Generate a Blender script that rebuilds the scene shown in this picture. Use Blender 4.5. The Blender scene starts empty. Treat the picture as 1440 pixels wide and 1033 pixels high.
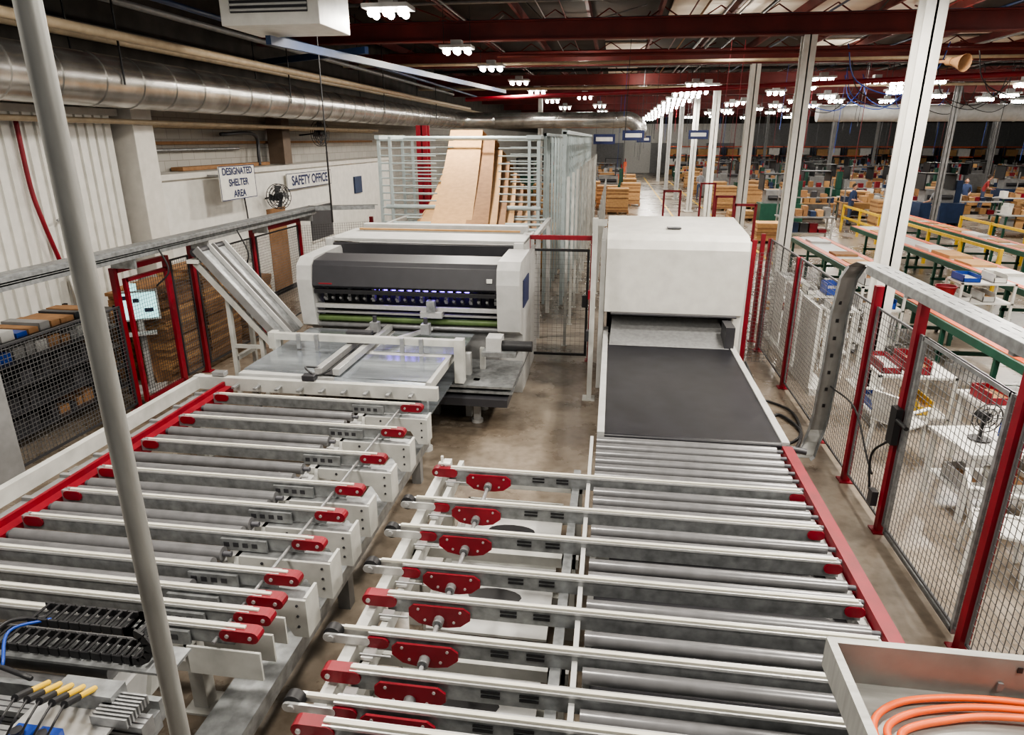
import bpy, math, random
from mathutils import Vector, Matrix
random.seed(7)
S=bpy.context.scene; COL=S.collection
V=Vector
try:
    S.view_settings.view_transform="AgX";S.view_settings.look="AgX - Medium High Contrast"
except Exception: pass
# ------------------------------------------------------------ materials
MATS={}
def mat(name,c,r=.5,m=0.,n=.12,s=6.,bump=0.,em=0.,stretch=None):
    if name in MATS: return MATS[name]
    M=bpy.data.materials.new(name);M.use_nodes=True;nt=M.node_tree;N=nt.nodes;L=nt.links
    p=N["Principled BSDF"]
    p.inputs["Roughness"].default_value=r;p.inputs["Metallic"].default_value=m
    tc=N.new("ShaderNodeTexCoord");mp=N.new("ShaderNodeMapping");L.new(tc.outputs["Object"],mp.inputs[0])
    if stretch: mp.inputs["Scale"].default_value=stretch
    no=N.new("ShaderNodeTexNoise");no.inputs["Scale"].default_value=s;no.inputs["Detail"].default_value=5
    L.new(mp.outputs[0],no.inputs["Vector"])
    cr=N.new("ShaderNodeValToRGB");L.new(no.outputs["Fac"],cr.inputs[0])
    cr.color_ramp.elements[0].position=.3;cr.color_ramp.elements[1].position=.7
    cr.color_ramp.elements[0].color=[max(0,x*(1-n)) for x in c]+[1]
    cr.color_ramp.elements[1].color=[min(1,x*(1+n)) for x in c]+[1]
    L.new(cr.outputs[0],p.inputs["Base Color"])
    if bump:
        b=N.new("ShaderNodeBump");b.inputs["Strength"].default_value=bump;b.inputs["Distance"].default_value=.01
        L.new(no.outputs["Fac"],b.inputs["Height"]);L.new(b.outputs[0],p.inputs["Normal"])
    if em:
        p.inputs["Emission Color"].default_value=list(c)+[1];p.inputs["Emission Strength"].default_value=em
    MATS[name]=M;return M
WHITE=mat("white_paint",(.66,.65,.61),.45,0,.08)
FRAMEW=mat("frame_white",(.45,.45,.425),.42,0,.18,5)
CREAM=mat("cream_belt",(.60,.58,.50),.6,0,.1)
LGREY=mat("light_grey_paint",(.44,.44,.43),.42,0,.1)
MGREY=mat("mid_grey_paint",(.20,.20,.20),.45,0,.15)
GALV=mat("galvanised_steel",(.26,.27,.275),.38,.5,.3,14)
GALVR=mat("brushed_sheet_steel",(.27,.27,.255),.45,.35,.2,4,0,0,(1,7,1))
ALU=mat("aluminium",(.34,.345,.35),.36,.6,.14,20)
ALUB=mat("bright_aluminium",(.50,.50,.495),.35,.5,.1,20)
ROLL=mat("roller_grey",(.17,.17,.175),.28,.3,.15,10)
ROLLE=mat("roller_end",(.08,.08,.09),.5,.2)
RED=mat("red_paint",(.19,.004,.013),.5,0,.2)
DRED=mat("dark_red_steel",(.12,.013,.011),.6,0,.3,2)
CHAR=mat("charcoal_panel",(.035,.035,.04),.4,0,.1)
BLACK=mat("black_plastic",(.012,.012,.014),.5,0,.1)
BELT=mat("dark_belt",(.014,.014,.018),.38,0,.3,5)
SHEET=mat("sheet_metal",(.44,.48,.52),.18,.75,.3,2.5,0,0,(1,6,1))
CARD=mat("cardboard",(.46,.27,.12),.8,0,.12,9)
CARD2=mat("cardboard_dark",(.26,.14,.065),.85,0,.15,9)
DUCT=mat("duct_spiral",(.46,.45,.43),.27,.85,.34,3,.3)
PIPEB=mat("beige_pipe",(.40,.32,.22),.5,0,.15)
BLUE=mat("blue_plastic",(.01,.05,.30),.4,0,.1)
BLUEST=mat("blue_steel",(.014,.032,.085),.5,0,.15)
NAVY=mat("navy_ink",(.01,.018,.08),.6)
GREEN=mat("green_steel",(.012,.07,.045),.45,0,.15)
ORANGE=mat("orange_cable",(.85,.15,.035),.45,0,.06)
YEL=mat("yellow_paint",(.62,.40,.03),.5,0,.12)
PURP=mat("uv_lamp",(.25,.12,1.0),.5,0,0,1,0,9)
LIME=mat("green_roller",(.07,.11,.035),.5,0,.2)
BULB=mat("lamp_bulb",(1,.97,.9),.5,0,0,1,0,60)
WIRE=mat("fence_wire",(.05,.05,.055),.5,.3)
WIREL=mat("fence_wire_grey",(.13,.13,.135),.5,.3)
CONC=mat("pilaster_paint",(.56,.54,.50),.7,0,.08)
SCREEN=mat("screen_glow",(.45,.85,.85),.3,0,0,1,0,1.5)
SKIN=mat("skin",(.5,.28,.2),.6);HAIR=mat("hair",(.04,.025,.015),.7)
SHIRT=mat("grey_shirt",(.25,.26,.28),.8);JEAN=mat("denim",(.05,.07,.13),.8)
TEAL=mat("rack_steel",(.38,.44,.45),.45,.2,.1)
OSTR=mat("orange_strip",(.68,.13,.05),.5)
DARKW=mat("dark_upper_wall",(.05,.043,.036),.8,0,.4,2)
def floor_mat():
    M=bpy.data.materials.new("polished_concrete");M.use_nodes=True;nt=M.node_tree;N=nt.nodes;L=nt.links
    p=N["Principled BSDF"];tc=N.new("ShaderNodeTexCoord")
    n1=N.new("ShaderNodeTexNoise");n1.inputs["Scale"].default_value=.55;n1.inputs["Detail"].default_value=9;n1.inputs["Roughness"].default_value=.6
    n2=N.new("ShaderNodeTexNoise");n2.inputs["Scale"].default_value=9;n2.inputs["Detail"].default_value=6
    L.new(tc.outputs["Object"],n1.inputs["Vector"]);L.new(tc.outputs["Object"],n2.inputs["Vector"])
    c1=N.new("ShaderNodeValToRGB");c1.color_ramp.elements[0].position=.36;c1.color_ramp.elements[1].position=.64
    c1.color_ramp.elements[0].color=(.120,.094,.070,1);c1.color_ramp.elements[1].color=(.31,.265,.215,1)
    L.new(n1.outputs["Fac"],c1.inputs[0])
    mx=N.new("ShaderNodeMixRGB");mx.blend_type="MULTIPLY";mx.inputs[0].default_value=.5
    c2=N.new("ShaderNodeValToRGB");c2.color_ramp.elements[0].position=.32;c2.color_ramp.elements[1].position=.58
    c2.color_ramp.elements[0].color=(.45,.42,.4,1)
    L.new(n2.outputs["Fac"],c2.inputs[0]);L.new(c1.outputs[0],mx.inputs[1]);L.new(c2.outputs[0],mx.inputs[2])
    L.new(mx.outputs[0],p.inputs["Base Color"])
    r=N.new("ShaderNodeMapRange");r.inputs["To Min"].default_value=.16;r.inputs["To Max"].default_value=.4
    L.new(n1.outputs["Fac"],r.inputs["Value"]);L.new(r.outputs[0],p.inputs["Roughness"])
    return M
FLOOR=floor_mat()
def brick_mat():
    M=bpy.data.materials.new("block_wall");M.use_nodes=True;nt=M.node_tree;N=nt.nodes;L=nt.links
    p=N["Principled BSDF"];tc=N.new("ShaderNodeTexCoord");sx=N.new("ShaderNodeSeparateXYZ");cx=N.new("ShaderNodeCombineXYZ")
    L.new(tc.outputs["Object"],sx.inputs[0]);L.new(sx.outputs["Y"],cx.inputs["X"]);L.new(sx.outputs["Z"],cx.inputs["Y"])
    b=N.new("ShaderNodeTexBrick");b.inputs["Scale"].default_value=1;b.inputs["Brick Width"].default_value=.4;b.inputs["Row Height"].default_value=.2
    b.inputs["Mortar Size"].default_value=.007
    b.inputs["Color1"].default_value=(.34,.33,.30,1);b.inputs["Color2"].default_value=(.38,.36,.33,1);b.inputs["Mortar"].default_value=(.22,.21,.19,1)
    L.new(cx.outputs[0],b.inputs["Vector"]);L.new(b.outputs["Color"],p.inputs["Base Color"]);p.inputs["Roughness"].default_value=.8
    return M
BLOCK=brick_mat()
# ------------------------------------------------------------ mesh builder
class B:
    def __init__(s,name,bevel=0):
        s.name=name;s.v=[];s.f=[];s.mi=[];s.sm=[];s.mats=[];s.bev=bevel
    def _m(s,m):
        if m not in s.mats: s.mats.append(m)
        return s.mats.index(m)
    def add(s,vs,fs,m,smooth=False):
        o=len(s.v);k=s._m(m);s.v+= [tuple(a) for a in vs]
        for f in fs: s.f.append([i+o for i in f]);s.mi.append(k);s.sm.append(smooth)
    def box(s,x0,y0,z0,x1,y1,z1,m):
        s.add([(x0,y0,z0),(x1,y0,z0),(x1,y1,z0),(x0,y1,z0),(x0,y0,z1),(x1,y0,z1),(x1,y1,z1),(x0,y1,z1)],
              [(0,3,2,1),(4,5,6,7),(0,1,5,4),(1,2,6,5),(2,3,7,6),(3,0,4,7)],m)
    def beam(s,p,q,w,h,m,up=(0,0,1)):
        p=V(p);q=V(q);d=(q-p).normalized();up=V(up)
        if abs(d.dot(up))>.99: up=V((0,1,0))
        a=d.cross(up).normalized()*w/2;b=d.cross(a).normalized()*h/2
        s.add([p-a-b,p+a-b,p+a+b,p-a+b,q-a-b,q+a-b,q+a+b,q-a+b],
              [(0,3,2,1),(4,5,6,7),(0,1,5,4),(1,2,6,5),(2,3,7,6),(3,0,4,7)],m)
    def cyl(s,p,q,r,m,seg=12,r2=None,caps=True):
        p=V(p);q=V(q);r2=r if r2 is None else r2;d=(q-p).normalized()
        up=V((0,0,1)) if abs(d.z)<.9 else V((1,0,0))
        a=d.cross(up).normalized();b=d.cross(a).normalized()
        vs=[p+(a*math.cos(t)+b*math.sin(t))*r for t in [2*math.pi*i/seg for i in range(seg)]]
        vs+=[q+(a*math.cos(t)+b*math.sin(t))*r2 for t in [2*math.pi*i/seg for i in range(seg)]]
        s.add(vs,[(i,(i+1)%seg,(i+1)%seg+seg,i+seg) for i in range(seg)],m,True)
        if caps:
            s.add(vs[:seg],[tuple(range(seg))[::-1]],m);s.add(vs[seg:],[tuple(range(seg))],m)
    def prism(s,pts,vec,m,smooth=False):
        n=len(pts);vec=V(vec);vs=[V(p) for p in pts];vs+=[p+vec for p in vs]
        s.add(vs,[tuple(range(n))[::-1],tuple(range(n,2*n))],m)
        s.add(vs,[(i,(i+1)%n,(i+1)%n+n,i+n) for i in range(n)],m,smooth)
    def tube(s,pts,r,m,seg=8,sub=6):
        P=[V(p) for p in pts]
        if sub>1 and len(P)>2:
            Q=[];E=[P[0]*2-P[1]]+P+[P[-1]*2-P[-2]]
            for i in range(1,len(E)-2):
                a,b,c,d=E[i-1:i+3]
                for k in range(sub):
                    t=k/sub
                    Q.append(.5*((2*b)+(c-a)*t+(2*a-5*b+4*c-d)*t*t+(3*b-a-3*c+d)*t**3))
            Q.append(P[-1]);P=Q
        vs=[];d0=(P[1]-P[0]).normalized();up=V((0,0,1)) if abs(d0.z)<.9 else V((1,0,0));a=d0.cross(up).normalized()
        for i,p in enumerate(P):
            d=(P[min(i+1,len(P)-1)]-P[max(i-1,0)]).normalized()
            a=(a-d*a.dot(d)).normalized();b=d.cross(a)
            vs+=[p+(a*math.cos(2*math.pi*k/seg)+b*math.sin(2*math.pi*k/seg))*r for k in range(seg)]
        fs=[]
        for i in range(len(P)-1):
            for k in range(seg): fs.append((i*seg+k,i*seg+(k+1)%seg,(i+1)*seg+(k+1)%seg,(i+1)*seg+k))
        fs.append(tuple(range(seg))[::-1]);fs.append(tuple(range((len(P)-1)*seg,len(P)*seg)))
        s.add(vs,fs,m,True)
    def ribbon(s,pts,wv,t,m):
        pts=[V(p) for p in pts];wv=V(wv);vs=[];n=len(pts)
        for i,p in enumerate(pts):
            d=(pts[min(i+1,n-1)]-pts[max(i-1,0)]).normalized();nn=d.cross(wv).normalized()*t
            vs+=[p-wv/2,p+wv/2,p+wv/2+nn,p-wv/2+nn]
        fs=[(0,1,2,3),((n-1)*4+3,(n-1)*4+2,(n-1)*4+1,(n-1)*4)]
        for i in range(n-1):
            for k in range(4): fs.append((i*4+k,i*4+(k+1)%4,i*4+4+(k+1)%4,i*4+4+k))
        s.add(vs,fs,m)
    def sph(s,c,r,m,seg=12,rings=8,sc=(1,1,1)):
        vs=[];fs=[]
        for i in range(rings+1):
            ph=math.pi*i/rings
            for k in range(seg):
                t=2*math.pi*k/seg;vs.append((c[0]+r*sc[0]*math.sin(ph)*math.cos(t),c[1]+r*sc[1]*math.sin(ph)*math.sin(t),c[2]+r*sc[2]*math.cos(ph)))
        for i in range(rings):
            for k in range(seg): fs.append((i*seg+k,(i+1)*seg+k,(i+1)*seg+(k+1)%seg,i*seg+(k+1)%seg))
        s.add(vs,fs,m,True)
    def wire(s,a,b,z0,z1,m,sp=.05,t=.004):
        a=V((a[0],a[1],0));b=V((b[0],b[1],0));L=(b-a).length;n=max(1,int(L/sp))
        for i in range(n+1):
            p=a.lerp(b,i/n);s.beam((p.x,p.y,z0),(p.x,p.y,z1),t,t,m)
        k=max(1,int((z1-z0)/sp))
        for i in range(k+1):
            z=z0+(z1-z0)*i/k;s.beam((a.x,a.y,z),(b.x,b.y,z),t,t,m)
    def frame(s,a,b,z0,z1,w,m):
        s.beam((a[0],a[1],z0),(a[0],a[1],z1),w,w,m);s.beam((b[0],b[1],z0),(b[0],b[1],z1),w,w,m)
        s.beam((a[0],a[1],z1-w/2),(b[0],b[1],z1-w/2),w,w,m);s.beam((a[0],a[1],z0+w/2),(b[0],b[1],z0+w/2),w,w,m)
    def done(s,loc=(0,0,0),rz=0):
        me=bpy.data.meshes.new(s.name);me.from_pydata(s.v,[],s.f)
        for m in s.mats: me.materials.append(m)
        me.polygons.foreach_set("material_index",s.mi);me.polygons.foreach_set("use_smooth",s.sm);me.update()
        o=bpy.data.objects.new(s.name,me);COL.objects.link(o);o.location=loc;o.rotation_euler=(0,0,rz)
        if s.bev:
            b=o.modifiers.new("bevel","BEVEL");b.width=s.bev;b.segments=2;b.limit_method="ANGLE"
        return o
def dup(o,loc,rz=0,sc=(1,1,1)):
    d=o.copy();d.name=o.name.split(".")[0];COL.objects.link(d);d.location=loc;d.rotation_euler=(0,0,rz);d.scale=sc;return d
def stad(cx,cz,L,h,y,n=6):
    pts=[]
    for i in range(n+1):
        t=-math.pi/2+math.pi*i/n;pts.append((cx+L/2-h/2+math.cos(t)*h/2,y,cz+math.sin(t)*h/2))
    for i in range(n+1):
        t=math.pi/2+math.pi*i/n;pts.append((cx-L/2+h/2+math.cos(t)*h/2,y,cz+math.sin(t)*h/2))
    return pts
# ------------------------------------------------------------ room shell
b=B("floor");b.box(-12,-3,-.2,45,82,0,FLOOR);b.done()
b=B("floor_marking_line")
for x in (2.95,4.9): b.box(x,16,.001,x+.1,70,.004,YEL)
b.done()
b=B("wall_left")
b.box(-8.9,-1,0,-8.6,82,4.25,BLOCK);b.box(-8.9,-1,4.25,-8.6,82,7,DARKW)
b.done()
b=B("corrugated_wall_panel")
y=1.
while y<10.3:
    b.box(-8.1,y,0,-7.95,y+.13,3.95,WHITE);b.box(-8.1,y+.13,0,-7.99,y+.19,3.95,WHITE);y+=.19
b.box(-8.58,1,3.95,-7.9,10.4,4.05,CONC)
b.done()
b=B("concrete_pilaster",.01);b.box(-8.59,10.45,0,-7.7,10.95,4.5,CONC);b.done()
b=B("safety_office")
b.box(-8.59,10.97,0,-7.95,24,2.9,WHITE);b.box(-8.59,10.97,2.9,-7.88,24,3.0,CONC)
b.box(-7.95,14.9,0,-7.93,15.8,2.05,CARD2);b.box(-7.95,17.2,1.0,-7.92,18.6,1.9,CHAR)
b.box(-7.95,17.15,.95,-7.91,18.65,1.0,CONC);b.box(-7.95,17.15,1.9,-7.91,18.65,1.95,CONC)
b.box(-7.95,11,0,-7.93,24,.12,CHAR);b.box(-7.95,12,.9,-7.94,12.2,1.1,LGREY)
b.box(-7.95,20.5,2.0,-7.9,21.1,2.5,BLUEST)
b.done()
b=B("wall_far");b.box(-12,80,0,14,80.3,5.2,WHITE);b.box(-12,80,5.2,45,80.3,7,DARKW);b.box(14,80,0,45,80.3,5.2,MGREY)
for i in range(9): b.box(-8+i*6,79.9,0,-5+i*6,80,3.2,MGREY)
b.done()
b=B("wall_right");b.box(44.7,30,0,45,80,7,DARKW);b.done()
DECK=mat("roof_deck",(.045,.036,.03),.85,0,.6,.35)
INS=mat("roof_insulation",(.85,.78,.68),.7,0,.2,.8)
b=B("ceiling");b.box(-12,4,6.9,45,82,7.0,DECK)
for i in range(15):
    for j in range(8):
        x=-6+i*1.8;y=14+j*4.2
        if i>2 and random.random()<.72-.11*j: b.box(x+.1,y+.15,6.84,x+1.7,y+random.uniform(2.6,4.0),6.89,INS)
b.done()
b=B("roof_beams")
YB=[10.4,16.5,22.3,30,37,45,54,64,73]
for y in YB:
    b.box(-8.5,y-.13,6.08,44,y+.13,6.11,DRED);b.box(-8.5,y-.015,5.73,44,y+.015,6.1,DRED);b.box(-8.5,y-.13,5.7,44,y+.13,5.73,DRED)
for i in range(29):
    x=-8+i*1.8;b.box(x-.04,8,6.6,x+.04,80,6.83,DRED)
for y in [13.5,19.5,26,33.5,41]:
    b.box(-8.5,y-.03,6.34,44,y+.03,6.38,DRED)
    for i in range(36):
        x=-8+i*1.4;b.beam((x,y,6.36),(x+.7,y,6.8),.03,.03,DRED);b.beam((x+.7,y,6.8),(x+1.4,y,6.36),.03,.03,DRED)
b.done()
COLS=[]
def ibeam(name,x,y,w=.3,m=WHITE,h=5.69):
    b=B(name);t=.03;COLS.append((x,y))
    b.box(x-w/2,y-w/2,0,x+w/2,y-w/2+t,h,m);b.box(x-w/2,y+w/2-t,0,x+w/2,y+w/2,h,m);b.box(x-t/2,y-w/2,0,x+t/2,y+w/2,h,m)
    b.box(x-w*.8,y-w*.8,0,x+w*.8,y+w*.8,.02,m);return b.done()
for y in (10.4,16.5,22.3,30,37,45,54,64): ibeam("steel_column",4.0,y,.27,WHITE if y<38 else LGREY)
for X in (13,22,31):
    for y in (30,45,64): ibeam("steel_column",X,y,.2,MGREY)
for y in (37,54): ibeam("steel_column",-3.9,y,.22)
ibeam("red_bollard_post",-5.15,18.6,.3,RED,3.95)
# ------------------------------------------------------------ ducts & pipes
b=B("ventilation_duct")
R=.34
b.cyl((-7,-.5,4.36),(-7,30.5,4.36),R,DUCT,28)
y=-.3
while y<30: b.cyl((-7,y,4.36),(-7,y+.03,4.36),R+.012,DUCT,28);y+=.75
b.tube([(-7,30,4.36),(-7,31,4.38),(-6.4,31.6,4.4),(-5.4,31.8,4.4)],R,DUCT,20)
b.cyl((-5.6,31.8,4.4),(.3,31.8,4.4),R,DUCT,20);b.tube([(0,31.8,4.4),(.6,31.8,4.4),(1.,31.8,4.1),(1.,31.8,3.7)],R,DUCT,20)
for y in (4,9,14,20,26): 
    b.beam((-7.36,y,4.3),(-7.36,y,6.9),.02,.02,BLACK);b.beam((-6.64,y,4.3),(-6.64,y,6.9),.02,.02,BLACK)
b.done()
b=B("ventilation_duct");b.cyl((9,34,4.7),(44,34,4.7),.36,LGREY,20)
for i in range(14): b.cyl((10+i*2.4,34,4.7),(10.05+i*2.4,34,4.7),.38,LGREY,20)
b.done()
b=B("overhead_pipes")
b.cyl((-6.4,0,4.86),(-6.4,31,4.86),.06,PIPEB,10);b.cyl((-7.3,0,4.95),(-7.3,40,4.95),.05,PIPEB,10)
b.cyl((-7.6,0,3.86),(-7.6,22,3.86),.04,PIPEB,8)
b.cyl((-5.9,2,5.3),(-5.9,30,5.3),.04,BLUEST,8);b.cyl((-6.9,2,5.4),(-6.9,30,5.4),.05,MGREY,8);b.cyl((-7.9,2,5.2),(-7.9,30,5.2),.05,MGREY,8)
b.cyl((-5.4,25.5,4.95),(11.5,21.5,5.3),.075,RED,10);b.cyl((-8,20.5,5.62),(44,20.5,5.62),.045,PIPEB,8)
b.cyl((-8,28.5,5.5),(44,28.5,5.5),.05,PIPEB,8);b.cyl((-3,18,5.55),(44,18.2,5.55),.04,DRED,8)
b.done()
b=B("ceiling_conduits")
for k in range(44):
    z=random.uniform(6.4,6.58);m=random.choice([DRED,MGREY,BLACK,CARD2,MGREY,BLUEST]);r=random.uniform(.015,.04)
    if k%2: y=random.uniform(13,50);b.cyl((-8.4,y,z),(44,y+random.uniform(-.3,.3),z),r,m,6)
    else: x=random.uniform(-8,24);b.cyl((x,8,z),(x+random.uniform(-.3,.3),75,z),r,m,6)
for k in range(60):
    x=random.uniform(-8,20);y=random.uniform(14,40);b.beam((x,y,6.4),(x+random.uniform(-1.5,1.5),y+random.uniform(-1.5,1.5),6.8),.03,.03,random.choice([DRED,BLACK,MGREY]))
b.done()
b=B("crane_rail")
b.beam((-5.0,10,4.95),(-4.2,27,5.3),.08,.12,BLUEST);b.beam((-8.5,15.6,5.2),(-4.6,13,5.15),.08,.12,BLUEST);b.done()
b=B("unit_heater",.02)
b.box(-5.35,9.4,5.05,-3.95,10.5,5.85,WHITE);b.box(-5.2,9.38,5.2,-4.1,9.4,5.8,CHAR)
for i in range(9): b.box(-5.2,9.36,5.22+i*.065,-4.1,9.385,5.25+i*.065,LGREY)
for x in(-5.3,-4.0): b.beam((x,9.9,5.85),(x,9.9,6.9),.02,.02,BLACK)
b.done()
b=B("hanging_cables")
for k in range(110):
    x=random.uniform(-1,30);y=random.uniform(19,60);z=random.uniform(2.2,4.5);m=random.choice([BLACK,BLACK,BLUE,RED,CHAR,CHAR])
    b.beam((x,y,z),(x+.05,y,6.2),.015,.015,m)
b.tube([(-4.9,11.5,6.8),(-4.9,11.5,5),(-4.9,11.5,3)],.012,BLACK,5,2);b.beam((-4.9,11.5,2.2),(-4.9,11.5,3.4),.025,.025,BLACK)
for k in range(18):
    x=random.uniform(5,16);y=random.uniform(18,34);b.tube([(x,y,5.7),(x+.3,y,4.9),(x+1.4,y+.3,4.6),(x+2,y,5.1),(x+2.2,y,5.7)],.015,random.choice([BLACK,BLUE]),5)
b.done()
# ------------------------------------------------------------ lamps
b=B("high_bay_lamp")
b.box(-.36,-.24,.05,.36,.24,.11,LGREY);b.box(-.12,-.12,.11,.12,.12,.22,LGREY)
for i in range(3):
    for j in (-.12,.12): b.sph((-.24+.24*i,j,-.01),.06,BULB,10,6)
b.beam((-.3,0,.11),(-.3,0,.9),.012,.012,BLACK);b.beam((.3,0,.11),(.3,0,.9),.012,.012,BLACK)
lamp0=b.done((-3.57,11.2,5.45))
lp=[(-3.57,16),(-3.5,20),(-3.4,25),(-3.33,30.1),(-3.3,37),(-3.2,45),(-1.5,34),(-1,43),(-1,52),(-3.57,1.5),(-3.57,6),(3,1.5),(3,6),(3,8.9),(-.3,3.5),(8,3),(8,9),(8.5,15)]  # closing entries sit out of view, added to light the near bays
for y in (27,29.7,32.5,36.4,40,44,48,52,57,62,67,72): lp+=[(2.8,y),(3.4,y+1.2)]
for X in (6.9,9,11.2,14.4,17,20,24,29,34):
    for y in (25,29,33.5,39,44,50,57,65): lp.append((X+random.uniform(-.7,.9),y+random.uniform(-2,2)))
for p in lp: dup(lamp0,(p[0],p[1],5.45),0,(1,1,1) if p[1]<28 else (1.1,1.1,1.3))
WARM=(1,.93,.83)
def alight(x,y,p,s):
    l=bpy.data.lights.new("high_bay_light","AREA");l.energy=p;l.size=s;l.color=WARM;o=bpy.data.objects.new("high_bay_light",l);COL.objects.link(o);o.location=(x,y,5.34)
for (x,y,p) in [(-3.57,1.5,200),(-3.57,6,215),(-.3,3.5,170),(3,1.5,200),(3,6,230),(3,8.9,260),(-3.57,11.2,250),(-3.57,16,250),(8,3,280),(8,9,350),(8.5,15,400),(-3.5,20,220),(-3.4,25,250),(3,27,300),(6.9,25,300),(14.4,25,330),(3.0,36.4,380),(10.6,35,320),(18.5,35,350),(28,35,350),(3,48,400),(14.4,48,350),(-2,43,380),(23,56,350),(3,62,500)]:  # near and right-hand ones out of view are added to light the foreground
    alight(x,y,p,.7)
for (x,y) in ((3,20),(8,19),(-1,21),(8,27),(14,22),(1,29)):  # added point fills to brighten the roof insulation, not tied to any fixture
    l=bpy.data.lights.new("roof_fill_light","POINT");l.energy=60;l.shadow_soft_size=.15;l.color=WARM;o=bpy.data.objects.new("roof_fill_light",l);COL.objects.link(o);o.location=(x,y,5.85)
# ------------------------------------------------------------ left roller table
LY=[6.3,5.68,5.11,4.55,4.16,3.78,3.39,3.17,3.02,2.87]
b=B("roller_transfer_table")
b.box(-4.74,1.2,.84,-4.67,6.85,.98,FRAMEW);b.box(-4.33,1.2,.78,-4.24,6.7,.90,RED);b.box(-4.36,1.2,.80,-4.33,6.7,.95,RED)
b.box(-4.67,1.2,.78,-4.36,6.8,.80,MGREY)
for i in range(14): b.box(-4.67,1.4+i*.4,.80,-4.36,1.44+i*.4,.83,MGREY)
b.box(-4.74,6.72,.84,-1.82,6.80,.99,FRAMEW)
for y in (1.6,3.2,4.8,6.6):
    for x in (-4.68,-2.55): b.box(x-.05,y-.05,0,x+.05,y+.05,.78,FRAMEW);b.box(x-.1,y-.1,0,x+.1,y+.1,.015,FRAMEW)
    b.box(-4.68,y-.04,.3,-2.0,y+.04,.38,FRAMEW)
b.box(-2.62,1.2,.56,-2.5,6.7,.78,LGREY)
b.box(-2.05,1.2,.30,-1.93,6.7,.42,GALV);b.box(-2.2,1.2,.40,-2.05,6.7,.41,GALV)
for y in (2.2,4.3,6.4): b.box(-2.04,y-.05,0,-1.94,y+.05,.3,MGREY)
for i,y in enumerate(LY):
    b.box(-4.22,y-.022,.86,-2.02,y+.022,.965,GALV);b.box(-4.2,y-.028,.957,-2.0,y-.020,.972,ALUB);b.box(-4.2,y+.020,.957,-2.0,y+.028,.972,ALUB)
    b.box(-4.15,y-.011,.965,-1.95,y+.011,.980,CREAM)
    b.prism(stad(-1.98,.93,.24,.078,y-.036),(0,.072,0),RED)
    b.prism(stad(-4.12,.93,.16,.076,y-.034),(0,.068,0),RED)
    for x in (-2.05,-1.91): b.cyl((x,y-.044,.93),(x,y+.044,.93),.012,ALUB,8)
    b.box(-2.62,y-.05,.85,-2.28,y-.03,.94,GALV)
    for k in range(4): b.box(-2.6+k*.07,y-.053,.88,-2.56+k*.07,y-.05,.915,CHAR)
    if i<7:
        yp=y-.10
        b.prism([(-2.56,yp,.84),(-1.80,yp,.84),(-1.80,yp,.56),(-1.9,yp,.56),(-1.98,yp,.70),(-2.56,yp,.76)],(0,.02,0),FRAMEW)
        b.box(-1.82,yp+.02,.56,-1.80,yp+.18,.85,FRAMEW);b.box(-2.5,yp+.02,.82,-1.82,yp+.14,.84,GALV)
        for k in range(3): b.cyl((-1.86,yp-.006,.80-.08*k),(-1.86,yp,.80-.08*k),.01,CHAR,6)
        b.cyl((-2.3,yp-.006,.80),(-2.3,yp,.80),.012,CHAR,6)
    else:
        b.box(-2.3,y-.06,.66,-1.85,y-.045,.85,FRAMEW)
    b.prism([(-2.5,y-.2,.60),(-2.5,y+.02,.60),(-2.5,y+.02,.84),(-2.5,y-.1,.84)],(.03,0,0),FRAMEW)
b.cyl((-2.12,2.8,.9),(-2.12,6.4,.9),.012,ALU,8)
for i in range(len(LY)):
    y0=LY[i];y1=(LY+[2.6])[i+1];g=y0-y1
    n=2 if g>.34 else (1 if g>.2 else 0)
    for k in range(n):
        y=y0-g*(k+1)/(n+1);b.cyl((-4.2,y,.875),(-2.56,y,.875),.05,ROLL,16);b.cyl((-2.56,y,.875),(-2.5,y,.875),.02,ROLLE,8);b.cyl((-4.24,y,.875),(-4.2,y,.875),.03,ROLLE,8)
for k in range(8): 
    y=2.7-.14*k;b.cyl((-4.2,y,.875),(-2.56,y,.875),.048,ROLL,16)
b.done()
# ------------------------------------------------------------ middle + right roller conveyor
MY=[4.98,4.45,4.05,3.62,3.30,2.97,2.68,2.47,2.33,2.1,1.9]
b=B("belt_transfer_conveyor")
b.box(-1.40,1.6,.72,-1.33,5.35,.85,FRAMEW);b.box(-1.26,1.6,.72,-1.22,5.35,.84,FRAMEW);b.box(-.22,1.6,.72,-.16,5.3,.85,GALV);b.box(-.10,1.6,.72,-.07,5.9,.91,LGREY)
for y in (5.3,4.2,3.1,2.0):
    b.box(-1.40,y-.05,.64,-.12,y+.05,.72,FRAMEW)
    for x in (-1.37,-.19): b.box(x-.05,y-.05,0,x+.05,y+.05,.72,FRAMEW)
    b.box(-1.37,y-.03,.3,-.16,y+.03,.36,FRAMEW)
for y0,y1 in ((1.7,2.45),(2.65,3.45),(3.65,4.45),(4.65,5.2)):
    b.box(-1.15,y0,.40,-.30,y1,.42,LGREY);b.box(-1.15,y0,.42,-1.13,y1,.56,FRAMEW);b.box(-1.15,y1-.02,.42,-.30,y1,.56,FRAMEW)
    b.prism([(-.72+.2*math.cos(t),(y0+y1)/2+.09*math.sin(t),.421) for t in [i*math.pi/8 for i in range(16)]],(0,0,.002),BLACK)
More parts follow.
